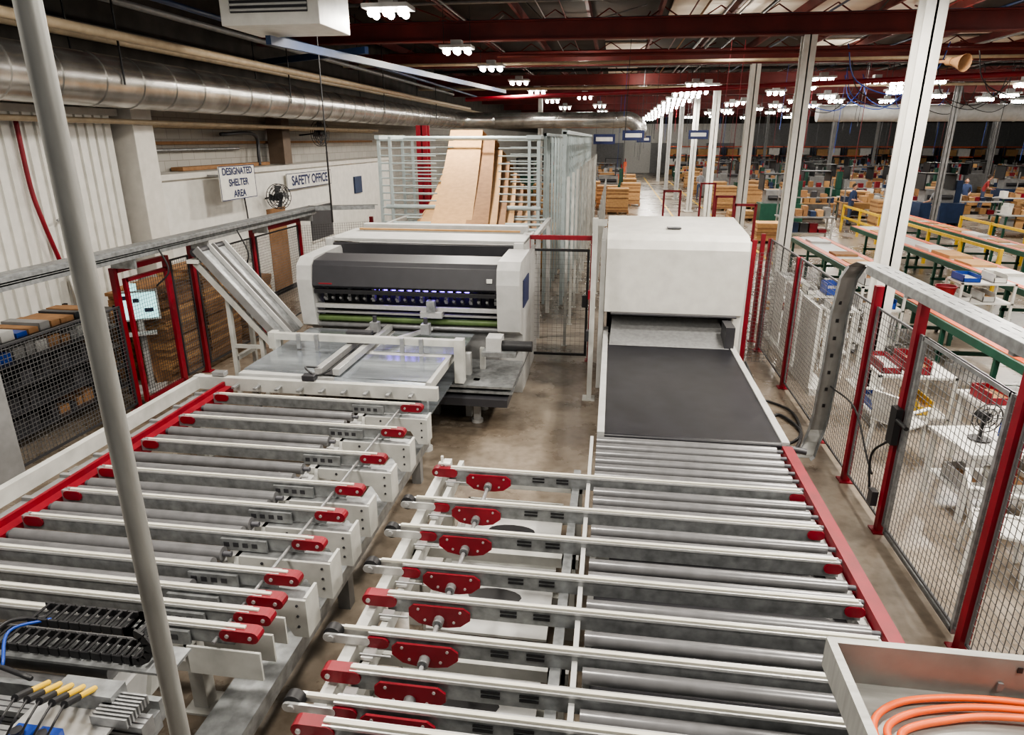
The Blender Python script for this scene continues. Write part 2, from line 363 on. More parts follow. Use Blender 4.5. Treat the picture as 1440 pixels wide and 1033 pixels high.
for i,y in enumerate(MY):
    L=-1.35 if i in (0,4,6,8) else -1.5
    b.box(-1.25,y-.022,.845,1.6,y+.022,.955,GALV)
    b.box(-1.25,y-.029,.948,1.6,y-.020,.963,ALUB);b.box(-1.25,y+.020,.948,1.6,y+.029,.963,ALUB)
    b.box(L+.1,y-.011,.955,1.58,y+.011,.972,CREAM)
    for k in range(2):
        for q in (-.55,-.35): b.box(q,y-.0285,.885+.028*k,q+.1,y-.022,.898+.028*k,BLACK)
    if L==-1.35:
        b.prism(stad(-1.3,.92,.22,.08,y-.035),(0,.07,0),RED);b.cyl((-1.37,y-.045,.92),(-1.37,y+.045,.92),.014,ALUB,8)
    else:
        b.prism(stad(-1.38,.91,.28,.055,y-.045),(0,.015,0),ALUB);b.prism(stad(-1.38,.91,.28,.055,y+.03),(0,.015,0),ALUB)
        b.cyl((-1.47,y-.028,.915),(-1.47,y+.028,.915),.052,BLACK,16);b.cyl((-1.47,y-.055,.915),(-1.47,y+.055,.915),.018,ALUB,12)
        b.prism(stad(-1.2,.905,.14,.07,y-.04),(0,.015,0),RED)
    yp=y-.052
    b.prism([(-1.08,yp,.93),(-.77,yp,.93),(-.73,yp,.90),(-.73,yp,.85),(-.79,yp,.80),(-.87,yp,.785),(-.97,yp,.785),(-1.05,yp,.80),(-1.11,yp,.85),(-1.11,yp,.90)],(0,.014,0),RED)
    b.cyl((-.92,yp-.05,.84),(-.92,yp+.03,.84),.032,GALV,12);b.cyl((-.92,yp-.065,.84),(-.92,yp-.05,.84),.018,CHAR,10)
    for dx,dz in((-.13,.905),(.13,.905),(-.09,.83),(.09,.83)): b.cyl((-.92+dx,yp-.006,dz),(-.92+dx,yp,dz),.009,ALUB,6)
    b.box(-1.27,y-.12,.85,-1.2,y-.04,.87,ALUB);b.cyl((-1.28,y-.10,.875),(-1.1,y-.10,.875),.007,ALU,6)
b.cyl((-.92,1.7,.84),(-.92,4.95,.84),.016,ALU,10)
b.box(-1.36,4.98,.98,-1.26,5.02,.99,WHITE);b.box(-1.34,4.99,.9,-1.32,5.01,1.05,WHITE)
b.done()
b=B("roller_conveyor")
y=5.87
while y>1.3:
    if min(abs(y-q) for q in MY)>.066:
        b.cyl((-.04,y,.875),(1.6,y,.875),.044,ROLL,16);b.cyl((1.6,y,.875),(1.66,y,.875),.018,ROLLE,8)
    y-=.142
b.box(1.67,1.3,.72,1.76,5.95,.90,RED);b.box(1.60,1.3,.70,1.66,5.95,.82,LGREY);b.box(-.04,1.3,.70,.0,5.95,.80,LGREY)
for y in (5.7,4.3,2.9,1.6):
    for x in (.0,1.66): b.box(x,y-.05,0,x+.1,y+.05,.72,FRAMEW)
    b.box(.05,y-.04,.5,1.7,y+.04,.58,FRAMEW)
for q in MY: b.prism(stad(1.56,.91,.12,.07,q-.035),(0,.07,0),RED)
b.box(.0,1.4,.62,1.65,5.9,.64,CHAR)  # dark pan standing in for the shade between the rollers
b.done()
# ------------------------------------------------------------ belt conveyor + hood
b=B("belt_conveyor")
b.box(.03,6.02,.84,1.68,9.0,.90,BELT)
b.cyl((.03,6.02,.868),(1.68,6.02,.868),.033,BELT,14)
b.box(-.04,6.0,.74,.03,9.9,.915,LGREY);b.box(1.68,6.0,.74,1.75,9.9,.915,LGREY);b.box(.03,6.08,.74,1.68,9.9,.82,LGREY)
b.box(1.75,6.6,.8,1.78,9.0,.86,ALU)
for y in (6.3,7.7,9.3):
    for x in (.0,1.66): b.box(x,y-.05,0,x+.08,y+.05,.74,LGREY)
b.cyl((1.72,6.0,.86),(1.9,5.98,.84),.03,CHAR,10)
b.add([(.05,8.98,.903),(1.66,8.98,.903),(1.62,9.85,1.10),(.08,9.85,1.10)],[(0,1,2,3)],ALU)
b.box(1.6,9.0,.9,1.72,9.4,1.2,CHAR)
b.done()
b=B("stacker_enclosure",.015)
prof=[(9.50,1.24),(9.44,2.16),(9.48,2.28),(9.60,2.35),(11.0,2.45),(11.0,1.24)]
b.prism([(-.04,y,z) for y,z in prof],(1.92,0,0),WHITE)
b.box(-.12,9.65,.0,-.045,11,2.25,LGREY);b.box(1.885,9.7,.0,1.95,11,2.25,LGREY);b.box(1.76,9.55,.0,1.88,9.65,1.24,WHITE)
b.box(.05,9.42,1.22,1.8,9.5,1.25,CHAR)
b.box(.8,9.9,2.385,1.0,10.05,2.405,CHAR)
b.box(0,10.6,0,1.88,10.7,1.22,CHAR)
b.done()
b=B("enclosure_post");b.box(-.24,9.15,0,-.17,9.25,2.6,FRAMEW);b.box(-.3,9.1,0,-.12,9.3,.02,FRAMEW);b.box(-.17,9.17,2.5,-.05,9.23,2.58,FRAMEW)
b.box(-.27,9.12,1.5,-.24,9.2,1.62,RED);b.box(-.28,9.1,.9,-.24,9.2,1.05,CHAR);b.done()
b=B("floor_hose")
b.tube([(1.98,9.4,.6),(2.1,8.9,.3),(2.2,8.7,.03),(2.4,8.9,.03),(2.55,8.4,.03),(2.4,7.9,.03),(2.2,7.5,.03),(2.0,7.2,.1),(1.9,6.6,.6)],.022,BLACK)
b.tube([(2.0,9.6,.4),(2.1,9.3,.1),(2.35,9.4,.03),(2.6,9.0,.03),(2.5,8.2,.03),(2.1,7.9,.03),(1.95,8.2,.3)],.018,BLACK)
b.done()
# ------------------------------------------------------------ sheet table
b=B("sheet_infeed_table")
b.box(-4.3,6.95,.93,-1.95,9.0,.97,LGREY)
for x in (-4.3,-3.15,-2.05): b.box(x,6.95,.83,x+.08,9.0,.93,FRAMEW)
for x,y in((-4.25,7.2),(-4.25,8.4),(-2.1,7.2),(-1.66,8.6)):
    b.box(x-.035,y-.035,0,x+.035,y+.035,.9,FRAMEW);b.cyl((x,y,0),(x,y,.05),.07,LGREY,12)
b.box(-4.3,7.1,.974,-3.2,8.95,.982,SHEET);b.box(-3.1,6.95,.974,-2.0,7.85,.982,SHEET);b.box(-3.0,8.0,.974,-1.85,8.97,.982,SHEET)
b.add([(-3.1,6.95,.983),(-2.0,6.9,.983),(-2.0,6.82,.90),(-3.1,6.83,.90)],[(0,1,2,3)],SHEET)
b.add([(-4.3,7.1,.983),(-3.3,7.05,.983),(-3.3,6.85,.90),(-4.3,6.86,.90)],[(0,1,2,3)],SHEET)
b.box(-2.6,6.86,.62,-1.93,9.0,.64,SHEET)
b.done()
b=B("sheet_positioning_gantry",.004)
b.box(-4.35,7.92,1.10,-1.82,8.0,1.19,FRAMEW)
b.box(-4.4,7.9,.98,-4.3,8.04,1.2,FRAMEW);b.box(-1.9,7.9,.62,-1.78,8.04,1.2,FRAMEW)
b.box(-3.34,6.95,1.0,-3.26,8.95,1.08,ALUB);b.box(-3.12,6.95,1.0,-3.04,8.95,1.08,ALUB);b.box(-3.26,6.98,.99,-3.12,8.95,1.0,BLACK)
b.box(-3.36,8.0,1.19,-3.02,8.1,1.23,CHAR)
for x in (-4.0,-3.75,-2.6,-2.35): b.box(x,7.88,1.0,x+.05,7.92,1.2,ALU)
for x in (-3.22,-2.5): b.box(x,8.5,1.08,x+.12,8.62,1.22,ALU);b.cyl((x+.06,8.56,1.22),(x+.06,8.56,1.3),.03,CHAR,10)
b.beam((-2.9,8.1,1.06),(-2.45,8.9,1.06),.05,.05,ALUB)
for i in range(9): b.box(-4.2+i*.26,6.6,.905,-4.16+i*.26,6.72,.93,ALU)
b.tube([(-3.3,7.0,1.07),(-3.4,6.85,1.12),(-3.25,6.8,1.05),(-3.1,6.85,1.1)],.012,BLACK)
b.box(-3.4,6.73,1.0,-3.25,6.83,1.06,CHAR);b.box(-4.5,6.73,1.0,-4.35,6.82,1.05,ALU)
b.done()
b=B("waste_tray_unit")
b.box(-1.60,8.2,.9,-1.15,8.5,.96,GALV);b.cyl((-1.35,8.35,1.02),(-.95,8.35,1.02),.07,BLACK,14)
b.box(-1.55,8.25,.96,-1.35,8.5,1.14,LGREY)
for z in (.50,.57): b.box(-2.4,7.9,z,-1.15,9.0,z+.03,GALV)
b.box(-2.5,7.8,.36,-1.2,8.9,.46,CHAR)
b.box(-1.85,8.3,0,-1.77,8.4,.9,LGREY);b.box(-1.7,8.1,.0,-1.62,8.2,.6,LGREY);b.cyl((-1.66,8.15,0),(-1.66,8.15,.04),.08,LGREY,12)
b.box(-2.3,8.3,0,-2.22,8.38,.5,MGREY)
b.done()
# ------------------------------------------------------------ converting machine
b=B("corrugated_board_printer",.012)
def endplate(x0,x1):
    pts=[(9.0,1.02),(8.95,1.35),(8.92,1.7),(8.96,1.9),(9.1,2.0),(10.1,2.02),(10.2,1.9),(10.2,0.0),(9.3,0.0),(9.3,.9)]
    b.prism([(x0,y,z) for y,z in pts],(x1-x0,0,0),LGREY)
endplate(-4.42,-4.2);endplate(-1.52,-1.2)
hp=[(8.98,1.58),(8.93,1.62),(9.0,1.9),(9.06,1.96),(9.5,2.0),(9.5,1.58)]
b.prism([(-4.195,y,z) for y,z in hp],(2.67,0,0),CHAR)
b.box(-4.19,8.96,1.5,-1.53,9.02,1.56,BLACK)
b.box(-4.2,9.3,1.0,-1.52,9.4,1.6,BLACK)
b.box(-3.3,9.2,1.46,-1.95,9.23,1.53,PURP)
for i in range(22):
    x=-4.1+i*.12;b.box(x,9.1,1.37,x+.045,9.18,1.56,CHAR if i%3 else ALU)
    b.cyl((x+.02,9.06,1.42),(x+.02,9.1,1.42),.02,MGREY,8)
b.box(-4.2,9.0,1.28,-1.5,9.06,1.34,ALUB);b.box(-4.2,9.02,1.2,-1.5,9.1,1.23,MGREY)
b.cyl((-4.2,9.10,1.11),(-1.52,9.10,1.11),.05,LIME,14);b.cyl((-4.2,9.06,1.02),(-1.52,9.06,1.02),.035,ROLL,14)
b.box(-4.2,9.15,.5,-1.52,9.3,1.05,MGREY);b.box(-4.2,9.4,.1,-1.52,10.1,1.4,CHAR)
b.box(-2.62,8.92,1.2,-2.3,9.1,1.29,ALUB);b.box(-2.52,8.9,1.29,-2.4,9.0,1.45,GALV)
b.box(-4.35,10.15,1.55,-1.35,10.25,2.05,CHAR)
b.box(-4.45,10.1,1.95,-4.35,10.3,2.12,LGREY);b.box(-1.45,10.1,1.5,-1.3,11.6,2.1,LGREY);b.box(-4.5,10.2,0,-4.36,11.6,2.1,LGREY)
b.box(-4.4,10.2,2.07,-1.3,11.0,2.12,LGREY);b.box(-4.35,10.3,.2,-1.46,11.5,1.9,LGREY)
b.box(-4.3,11.4,2.0,-1.4,11.6,2.2,LGREY);b.box(-1.3,10.4,.0,-1.22,11.4,1.9,LGREY)
b.box(-4.3,11.2,2.12,-1.5,11.25,2.15,CARD)
b.box(-1.2,9.3,1.3,-1.185,9.9,1.7,NAVY);b.box(-1.2,9.2,.4,-1.19,10.1,.42,CHAR)
b.box(-1.66,8.93,1.72,-1.58,8.945,1.78,WHITE);b.box(-4.1,8.93,1.64,-3.9,8.945,1.66,RED)
b.done()
b=B("inclined_discharge_conveyor")
for y0 in (8.62,9.02):
    p=V((-5.72,y0+.14,2.13));q=V((-4.62,y0+.14,.86))
    b.beam(p,q,.26,.02,GALV);
    for dy in (-.15,.15): b.beam(p+V((0,dy,.02)),q+V((0,dy,.02)),.025,.11,MGREY if dy<0 else LGREY)
b.cyl((-5.74,8.6,2.1),(-5.74,9.35,2.1),.06,CHAR,14)
b.box(-5.86,8.58,1.95,-5.7,9.38,2.0,WHITE)
b.beam((-5.78,8.66,1.95),(-4.7,8.66,.72),.05,.08,FRAMEW);b.beam((-5.78,9.3,1.95),(-4.7,9.3,.72),.05,.08,FRAMEW)
for (x,z) in ((-5.4,1.5),(-4.95,.98)):
    for y in (8.72,9.25): b.box(x-.03,y-.03,0,x+.03,y+.03,z,FRAMEW)
    b.box(x-.03,8.72,.5,x+.03,9.25,.56,FRAMEW)
b.box(-5.4,8.7,.7,-4.95,8.75,.75,FRAMEW)
b.done()
# ------------------------------------------------------------ fanfold board rack
b=B("fanfold_board_rack")
for y in (14.5,16.2):
    for x in (-5.0,-4.75,-1.75,-1.55): b.box(x-.03,y-.03,0,x+.03,y+.03,3.65,TEAL)
    for k in range(16):
        z=1.25+k*.155
        b.cyl((-5.0,y,z),(-3.75,y,z),.018,TEAL,6);b.cyl((-2.4,y,z),(-1.55,y,z),.018,TEAL,6)
b.cyl((-5.0,16.2,3.62),(-1.5,16.2,3.62),.05,TEAL,8);b.cyl((-4.9,14.5,2.2),(-1.5,14.5,2.2),.05,TEAL,8)
b.box(-5.05,14.4,3.6,-4.95,16.3,3.68,TEAL);b.box(-1.8,14.4,3.6,-1.5,16.3,3.68,TEAL)
for y in [15+.9*i for i in range(19)]:
    b.box(-1.1,y,0,-1.02,y+.07,3.75,TEAL);b.box(-1.5,y,0,-1.44,y+.06,3.72,TEAL)
for k in range(12): b.box(-1.1,15,.5+.27*k,-1.08,31.2,.52+.27*k,TEAL)
b.box(-1.12,15,3.7,-1.0,31.4,3.78,TEAL);b.box(-1.5,15,3.66,-1.42,31.4,3.72,TEAL)
b.done()
b=B("fanfold_cardboard")
def strip(x0,ytop,ztop,x1,y1,z1,w,m):
    pts=[]
    for i in range(15):
        t=i/14;y=ytop+(y1-ytop)*t;x=x0+(x1-x0)*t;z=ztop+(z1-ztop)*(t**.9)-.10*math.sin(math.pi*t);pts.append((x,y,z))
    back=[(x0-.1,ytop+2.2,.2),(x0-.05,ytop+1.4,ztop*.75),(x0,ytop+.6,ztop*.97)]
    b.ribbon(back+pts,(w,0,0),.012,m)
strip(-3.60,17.0,3.80,-2.95,11.9,1.75,.80,CARD)
for k in range(7):
    strip(-3.1+k*.16,16.9+.12*k,3.60-.27*k,-2.50+k*.15,12.4+.06*k,1.93-.02*k,.44,CARD if k%2 else CARD2)
for k in range(5):
    strip(-4.0-k*.12,17.2+.1*k,2.9-.24*k,-3.55-k*.10,12.6,1.85-.03*k,.5,CARD2 if k%2 else CARD)
for k in range(4): b.box(-4.9+k*.85,19.5,0,-4.15+k*.85,21.5,.9+.2*(k%2),CARD)
b.done()
b=B("board_feed_frame")
for x in (-4.4,-1.3): b.box(x-.04,12.2,0,x+.04,12.3,2.0,LGREY);b.box(x-.04,11.7,1.95,x+.04,14.4,2.03,LGREY);b.box(x-.04,14.2,0,x+.04,14.3,2.0,LGREY)
for y in (11.9,12.5,13.3,14.2): b.cyl((-4.4,y,2.0),(-1.3,y,2.0),.03,TEAL,8)
for x in (-4.0,-3.5,-3.0,-2.4,-1.9): b.box(x,11.9,1.72,x+.05,14,1.76,CARD2)
b.done()
# ------------------------------------------------------------ fences
def post(b,x,y,h,w=.07,m=RED): b.box(x-w/2,y-w/2,0,x+w/2,y+w/2,h,m);b.box(x-w,y-w,0,x+w,y+w,.015,m)
b=B("safety_fence")
F=[(1.9,2.3),(4.46,2.3),(6.09,2.36),(7.11,2.2),(8.15,2.05),(10.08,2.0),(12.,2.0)]
for y,h in F: post(b,2.71,y,h,.075)
for i in range(len(F)-1):
    a,c=F[i][0]+.06,F[i+1][0]-.06
    b.wire((2.71,a),(2.71,c),.12,1.98,WIREL,.06,.0045)
    b.frame((2.71,a),(2.71,c),.1,2.0,.02,WIREL)
b.frame((2.71,5.95),(2.71,4.6),.05,2.0,.035,GALV)
b.box(2.62,6.0,.95,2.68,6.12,1.3,BLACK);b.cyl((2.64,6.0,1.2),(2.64,5.8,1.2),.02,BLACK,8)
b.tube([(2.64,6.1,.95),(2.6,6.3,.7),(2.62,6.2,.3),(2.66,6.15,.25)],.012,BLACK)
b.tube([(2.5,7.4,1.0),(2.6,6.9,.95),(2.64,6.5,.6),(2.64,6.3,.5)],.01,BLACK)
b.box(2.6,6.12,.25,2.66,6.22,.4,CHAR)
b.done()
b=B("safety_fence")
post(b,2.25,11.04,2.1,.07);post(b,2.71,12.6,2.0,.07)
b.wire((2.3,11.04),(2.66,11.04),.1,1.9,WIREL,.06,.005)
b.wire((2.05,11.04),(2.2,11.04),.1,1.9,WIREL,.06,.005)
b.done()
b=B("safety_gate")
post(b,-1.33,10.98,2.12,.07);post(b,-.27,11.0,2.12,.07);b.box(-1.3,10.95,2.05,-.25,11.02,2.12,RED)
b.frame((-1.25,10.98),(-.34,11.0),.08,1.9,.04,BLACK);b.wire((-1.23,10.98),(-.36,11.0),.1,1.88,WIREL,.075,.003)
b.box(-.42,10.9,.95,-.34,10.96,1.15,BLACK);b.done()
b=B("safety_fence")
for y in [1.5,3.6,5.7,7.87]: post(b,-6.45,y,2.0,.07)
for y,h in((8.91,2.0),(9.53,2.1),(11.4,2.05),(13.3,2.05)): post(b,-6.42,y,h,.07)
for a,c in ((1.5,3.6),(3.6,5.7),(5.7,7.87),(8.98,9.5),(9.6,11.4),(11.5,13.3)):
    b.wire((-6.43,a+.05),(-6.43,c-.05),.12,1.5 if c<8 else 1.9,WIREL,.05,.005)
    b.frame((-6.43,a+.05),(-6.43,c-.05),.1,1.5 if c<8 else 1.92,.025,WIRE)
b.box(-6.47,7.9,1.93,-6.4,8.9,2.0,RED)
b.frame((-6.36,7.95),(-6.36,8.8),.1,1.85,.05,RED);b.wire((-6.36,8.0),(-6.36,8.75),.1,1.8,WIRE,.05,.004)
b.box(-6.45,11.4,1.98,-6.38,13.3,2.05,RED)
b.wire((-6.4,13.3),(-5.2,14.3),.1,1.9,WIRE,.05,.004);post(b,-5.2,14.3,2.0,.07)
b.done()
b=B("aisle_mesh_partition")
for y in [11.8+1.5*i for i in range(13)]: post(b,-.3,y,2.0,.05,FRAMEW);post(b,-.75,y,3.0,.05,FRAMEW)
b.wire((-.3,11.8),(-.3,29.8),.1,1.95,WIREL,.1,.006);b.done()
# ------------------------------------------------------------ cable trays
def tray(b,p,q,w,side,m=GALV):
    p=V(p);q=V(q);d=(q-p);L=d.length;d.normalize();a=d.cross(V(side)).normalized()
    for s in (-1,1): b.beam(p+a*s*(w/2-.03),q+a*s*(w/2-.03),.06,.006,m,side)
    b.beam(p,q,w*.3,.006,m,side)
    n=int(L/.24)
    for i in range(n+1):
        c=p+d*(L*i/n);b.beam(c-d*.07,c+d*.07,w-.02,.005,m,side)
    for s in (-1,1): b.beam(p+a*s*w/2-V(side)*.04,q+a*s*w/2-V(side)*.04,.005,.08,m,side)
b=B("cable_tray")
tray(b,(2.62,.8,2.42),(2.62,7.0,2.42),.2,(0,0,1))
path=[(2.62,7.0,2.42),(2.6,7.3,2.41),(2.57,7.45,2.34),(2.53,7.52,2.2),(2.5,7.54,1.8),(2.5,7.54,1.2),(2.48,7.54,.6),(2.45,7.52,.42),(2.38,7.42,.3),(2.3,7.25,.22),(2.22,7.12,.24)]
b.ribbon(path,(.17,.02,0),.006,GALVR)
for s in(-1,1): b.ribbon([(p[0]+s*.085,p[1]-.03,p[2]) for p in path[2:]],(0,.07,0),.004,GALV)
z=.7
while z<2.1: b.box(2.485,7.525,z,2.515,7.53,z+.04,BLACK);z+=.2
for y in (4.46,6.09): b.box(2.55,y-.03,2.3,2.75,y+.03,2.38,GALV)
b.done()
b=B("cable_tray")
tray(b,(-6.2,1.5,2.28),(-6.2,13.5,2.28),.2,(0,0,1));tray(b,(-6.2,13.5,2.28),(-5.0,14.0,2.28),.2,(0,0,1))
tray(b,(-6.08,1.5,2.2),(-6.08,13.4,2.2),.13,(1,0,0))
for y in (3.6,7.87,9.53,11.4,13.3): b.box(-6.45,y-.02,2.0,-6.1,y+.02,2.24,GALV)
b.tube([(-6.05,8.3,2.2),(-5.95,8.3,1.9),(-6.1,8.2,1.7)],.012,BLACK);b.tube([(-6.05,10.3,2.2),(-5.9,10.3,1.8),(-6.0,10.2,1.5),(-5.9,9.9,1.6)],.012,BLACK)
b.done()
b=B("support_pole");b.cyl((-1.31,1.5,0),(-1.31,1.5,6.8),.029,GALVR,20);b.cyl((-1.31,1.5,0),(-1.31,1.5,.01),.08,GALV,16);b.done()
# ------------------------------------------------------------ near right sheet metal trough
b=B("sheet_metal_cable_trough")
x0,x1,y0,y1,z0,z1=1.02,2.6,1.3,2.45,1.40,1.6
b.box(x0,y0,z0,x1,y1,z0+.008,GALVR)
b.box(x0-.008,y0,z0,x0,y1,z1,GALVR);b.box(x0,y1,z0,x1,y1+.008,z1,GALVR)
b.box(x0-.03,y0,z1,x0,y1+.03,z1+.005,GALVR);b.box(x0,y1,z1,x1,y1+.03,z1+.005,GALVR)
b.box(x0-.035,y0,z1-.14,x0-.03,y1+.03,z1+.005,GALVR);b.box(x0-.03,y1+.03,z1-.06,x1,y1+.035,z1+.005,GALVR)
for i in range(4): b.box(1.72+.045*i,y1-.004,z1-.055,1.74+.045*i,y1-.001,z1-.03,BLACK)
b.box(1.66,y1-.012,z0+.05,1.68,y1-.002,z0+.09,MGREY)
b.cyl((1.12,1.99,z0+.008),(1.12,1.99,z0+.012),.02,CHAR,10);b.cyl((1.3,2.1,z0+.008),(1.3,2.1,z0+.012),.012,CHAR,10)
for x in (1.85,2.4): b.box(x,1.9,0,x+.06,1.96,z0,GALV)
b.done()
b=B("orange_cable_coil")
for k in range(3):
    s=.045*k
    b.tube([(2.5,2.36-s,1.43),(2.0,2.40-s,1.43+.01*k),(1.6,2.40-s,1.44),(1.3+s,2.36-s,1.43),(1.14+s,2.26-s*.6,1.43),(1.10+s,2.14,1.43),(1.16+s,2.0+s*.4,1.43),(1.32,1.9+s,1.43),(1.6,1.84+s,1.43)],.014,ORANGE,10,6)
b.tube([(1.45,1.95,1.43),(1.62,2.1,1.44),(1.9,2.2,1.47),(2.5,2.26,1.48)],.011,CREAM,8)
b.done()
# ------------------------------------------------------------ near left gripper carriage
b=B("gripper_carriage",.003)
b.box(-3.9,2.05,1.0,-1.98,2.13,1.1,ALU);b.box(-3.9,1.9,1.0,-1.98,1.98,1.1,ALU);b.box(-3.9,1.75,1.02,-1.9,1.83,1.08,ALU)
b.box(-3.9,1.6,.94,-1.9,1.72,1.0,ALU)
for y in (1.92,1.95,2.07,2.10): b.box(-3.9,y,1.1,-1.98,y+.006,1.103,CHAR)
for y in (1.9,2.05): b.box(-3.9,y-.003,1.03,-1.98,y,1.04,BLACK);b.box(-3.9,y-.003,1.06,-1.98,y,1.07,BLACK)
b.box(-2.55,1.72,1.1,-2.1,2.2,1.115,ALUB);b.box(-2.45,2.1,1.115,-2.15,2.2,1.2,GALV)
b.box(-2.3,1.45,.95,-2.12,1.75,1.12,WHITE);b.box(-2.05,1.5,.95,-2.0,2.2,1.05,GALV)
for x in (-2.45,-2.33): b.box(x-.05,1.84,1.115,x+.05,1.96,1.15,BLUE);b.cyl((x,1.9,1.15),(x,1.9,1.18),.025,CHAR,10)
for i in range(5):
    x=-2.5+i*.06;b.cyl((x,2.14,1.2),(x+.02,2.03,1.26),.014,YEL,8);b.cyl((x+.02,2.03,1.26),(x+.03,1.95,1.30),.018,BLACK,8)
    b.tube([(x+.03,1.95,1.30),(x+.06,1.86,1.3),(x+.02,1.8,1.2)],.006,BLACK,5)
for i in range(8): b.box(-2.2,2.02+.02*i,1.12,-2.02,2.03+.02*i,1.17,ALU)
b.box(-3.9,2.2,.98,-2.0,2.23,1.1,GALV)
for i,m in enumerate([WHITE,BLUE,BLACK,GREEN,LIME,CREAM,BLACK]):
    b.tube([(-3.9,2.15+.012*i,1.14),(-3.2,2.12+.012*i,1.15+.01*i),(-2.85,2.0+.01*i,1.2),(-2.72,1.85,1.16+.01*i),(-2.68+.012*i,1.7,1.05)],.008,m,6)
b.done()
b=B("cable_drag_chain")
def link(c,d,n):
    c=V(c);d=V(d).normalized();n=V(n);w=V((0,1,0))
    for s in (-1,1): b.beam(c-d*.026+w*s*.06,c+d*.026+w*s*.06,.012,.045,BLACK,n)
    b.beam(c-w*.06+n*.02,c+w*.06+n*.02,.014,.006,BLACK,n);b.beam(c-w*.06-n*.02,c+w*.06-n*.02,.014,.006,BLACK,n)
x=-3.9
while x<-2.3: link((x,2.5,1.08),(1,0,0),(0,0,1));x+=.06
for i in range(7):
    t=-math.pi/2+math.pi*i/6;link((-2.3+.09*math.cos(t),2.5,1.17+.09*math.sin(t)),(-math.sin(t),0,math.cos(t)),(math.cos(t),0,math.sin(t)))
x=-2.3
while x>-2.85: link((x,2.5,1.26),(1,0,0),(0,0,1));x-=.06
b.box(-3.9,2.41,1.03,-2.1,2.6,1.045,GALV)
b.tube([(-2.8,2.48,1.26),(-2.98,2.42,1.25),(-2.95,2.25,1.2),(-2.6,2.15,1.2)],.012,BLACK);b.tube([(-2.75,2.46,1.27),(-2.9,2.36,1.26),(-2.8,2.2,1.2)],.008,BLUE)
b.done()
# ------------------------------------------------------------ left side items
b=B("electrical_cabinet",.01);b.box(-6.37,4.4,0,-6.1,5.62,1.8,MGREY);b.box(-6.1,4.45,.1,-6.09,5.57,1.75,MGREY);b.box(-6.09,4.5,.8,-6.07,4.54,.95,BLACK);b.done()
b=B("storage_shelf")
for (x,y) in [(-7.8,6),(-7.8,8.4),(-7.0,6),(-7.0,8.4)]: b.box(x,y,0,x+.05,y+.05,1.35,BLACK)
for z in (.15,.45,.75,1.05,1.3):
    b.box(-7.8,6,z,-6.95,8.45,z+.02,CHAR)
    y=6.1
    while y<8.2:
        w=random.uniform(.08,.22);h=random.uniform(.05,.2 if z<1.2 else .12);b.box(-7.6,y,z+.02,-7.05,y+w,z+.02+h,random.choice([CHAR,LGREY,CHAR,CARD2,BLUE,CARD2,MGREY] if z>1 else [CHAR,BLACK,CHAR,CARD2,BLACK]));y+=w+.03
b.done()
b=B("cardboard_stack")
for (x,y,w,d,h) in [(-7.6,9.0,.9,1.0,1.35),(-7.5,10.1,.8,1.0,1.5),(-7.3,11.3,.7,.9,1.1)]:
    k=0.12
    b.box(x,y,.0,x+w,y+d,.12,CARD2)
    while k<h: b.box(x+random.uniform(0,.04),y+random.uniform(0,.04),k,x+w+random.uniform(0,.04),y+d,k+.05,random.choice([CARD,CARD2,CARD2]));k+=.055
for i in range(4): b.beam((-7.0+i*.05,9.3,0.0),(-7.3+i*.05,9.3,1.5),.9,.015,CARD2,(1,0,0))
b.done()
b=B("operator_panel")
b.box(-.2,-.2,0,.2,.2,.02,LGREY);b.box(-.04,-.02,0,.04,.06,1.1,LGREY);b.box(-.28,-.04,1.08,.28,.04,1.52,LGREY);b.box(-.25,-.05,1.11,.25,-.04,1.49,SCREEN)
b.box(-.1,-.04,1.52,.02,.04,1.62,SCREEN)
for (x,z,w) in ((-.2,1.4,.1),(-.05,1.35,.08),(.08,1.2,.12)): b.box(x,-.054,z,x+w,-.05,z+.06,BLUEST)
b.box(-.2,-.25,.9,.2,-.05,.92,LGREY);b.done((-6.8,8.66,0),.6)
b=B("leaning_boards");b.beam((-7.6,8.9,0),(-7.85,8.9,1.95),.25,.02,CARD,(1,0,0));b.beam((-7.55,8.75,0),(-7.85,8.75,1.7),.14,.02,WHITE,(1,0,0));b.done()
b=B("red_conduit");b.tube([(-7.88,8.4,3.9),(-7.88,8.4,3),(-7.85,8.45,2.5),(-7.85,8.6,1.9)],.03,RED,8);b.tube([(-7.88,8.9,3.9),(-7.85,9.1,3.0),(-7.85,9.2,2.6),(-7.85,8.7,2.5)],.018,GALV,6);b.done()
b=B("pipework")
b.cyl((-8.5,11,3.85),(-8.5,24,3.85),.05,PIPEB,8);b.cyl((-8.5,11,3.4),(-8.5,15,3.4),.03,GALV,8);b.tube([(-8.3,14,3.7),(-8.3,15.4,3.7),(-8.3,15.5,3.2),(-8.3,15.5,3.02)],.04,CHAR,8)
b.box(-8.4,16.2,3.02,-8.0,16.6,4.6,mat("brown_steel",(.12,.085,.06),.7));b.box(-8.55,12.5,3.01,-8.3,16,3.08,CARD2);b.box(-8.58,11.2,3.5,-8.5,24,3.56,CARD2)
b.tube([(-7.93,13.9,2.8),(-7.9,13.95,2.2),(-7.9,14.0,1.4)],.015,BLACK,6);b.box(-7.94,13.85,1.1,-7.85,14.15,1.5,LGREY);b.done()
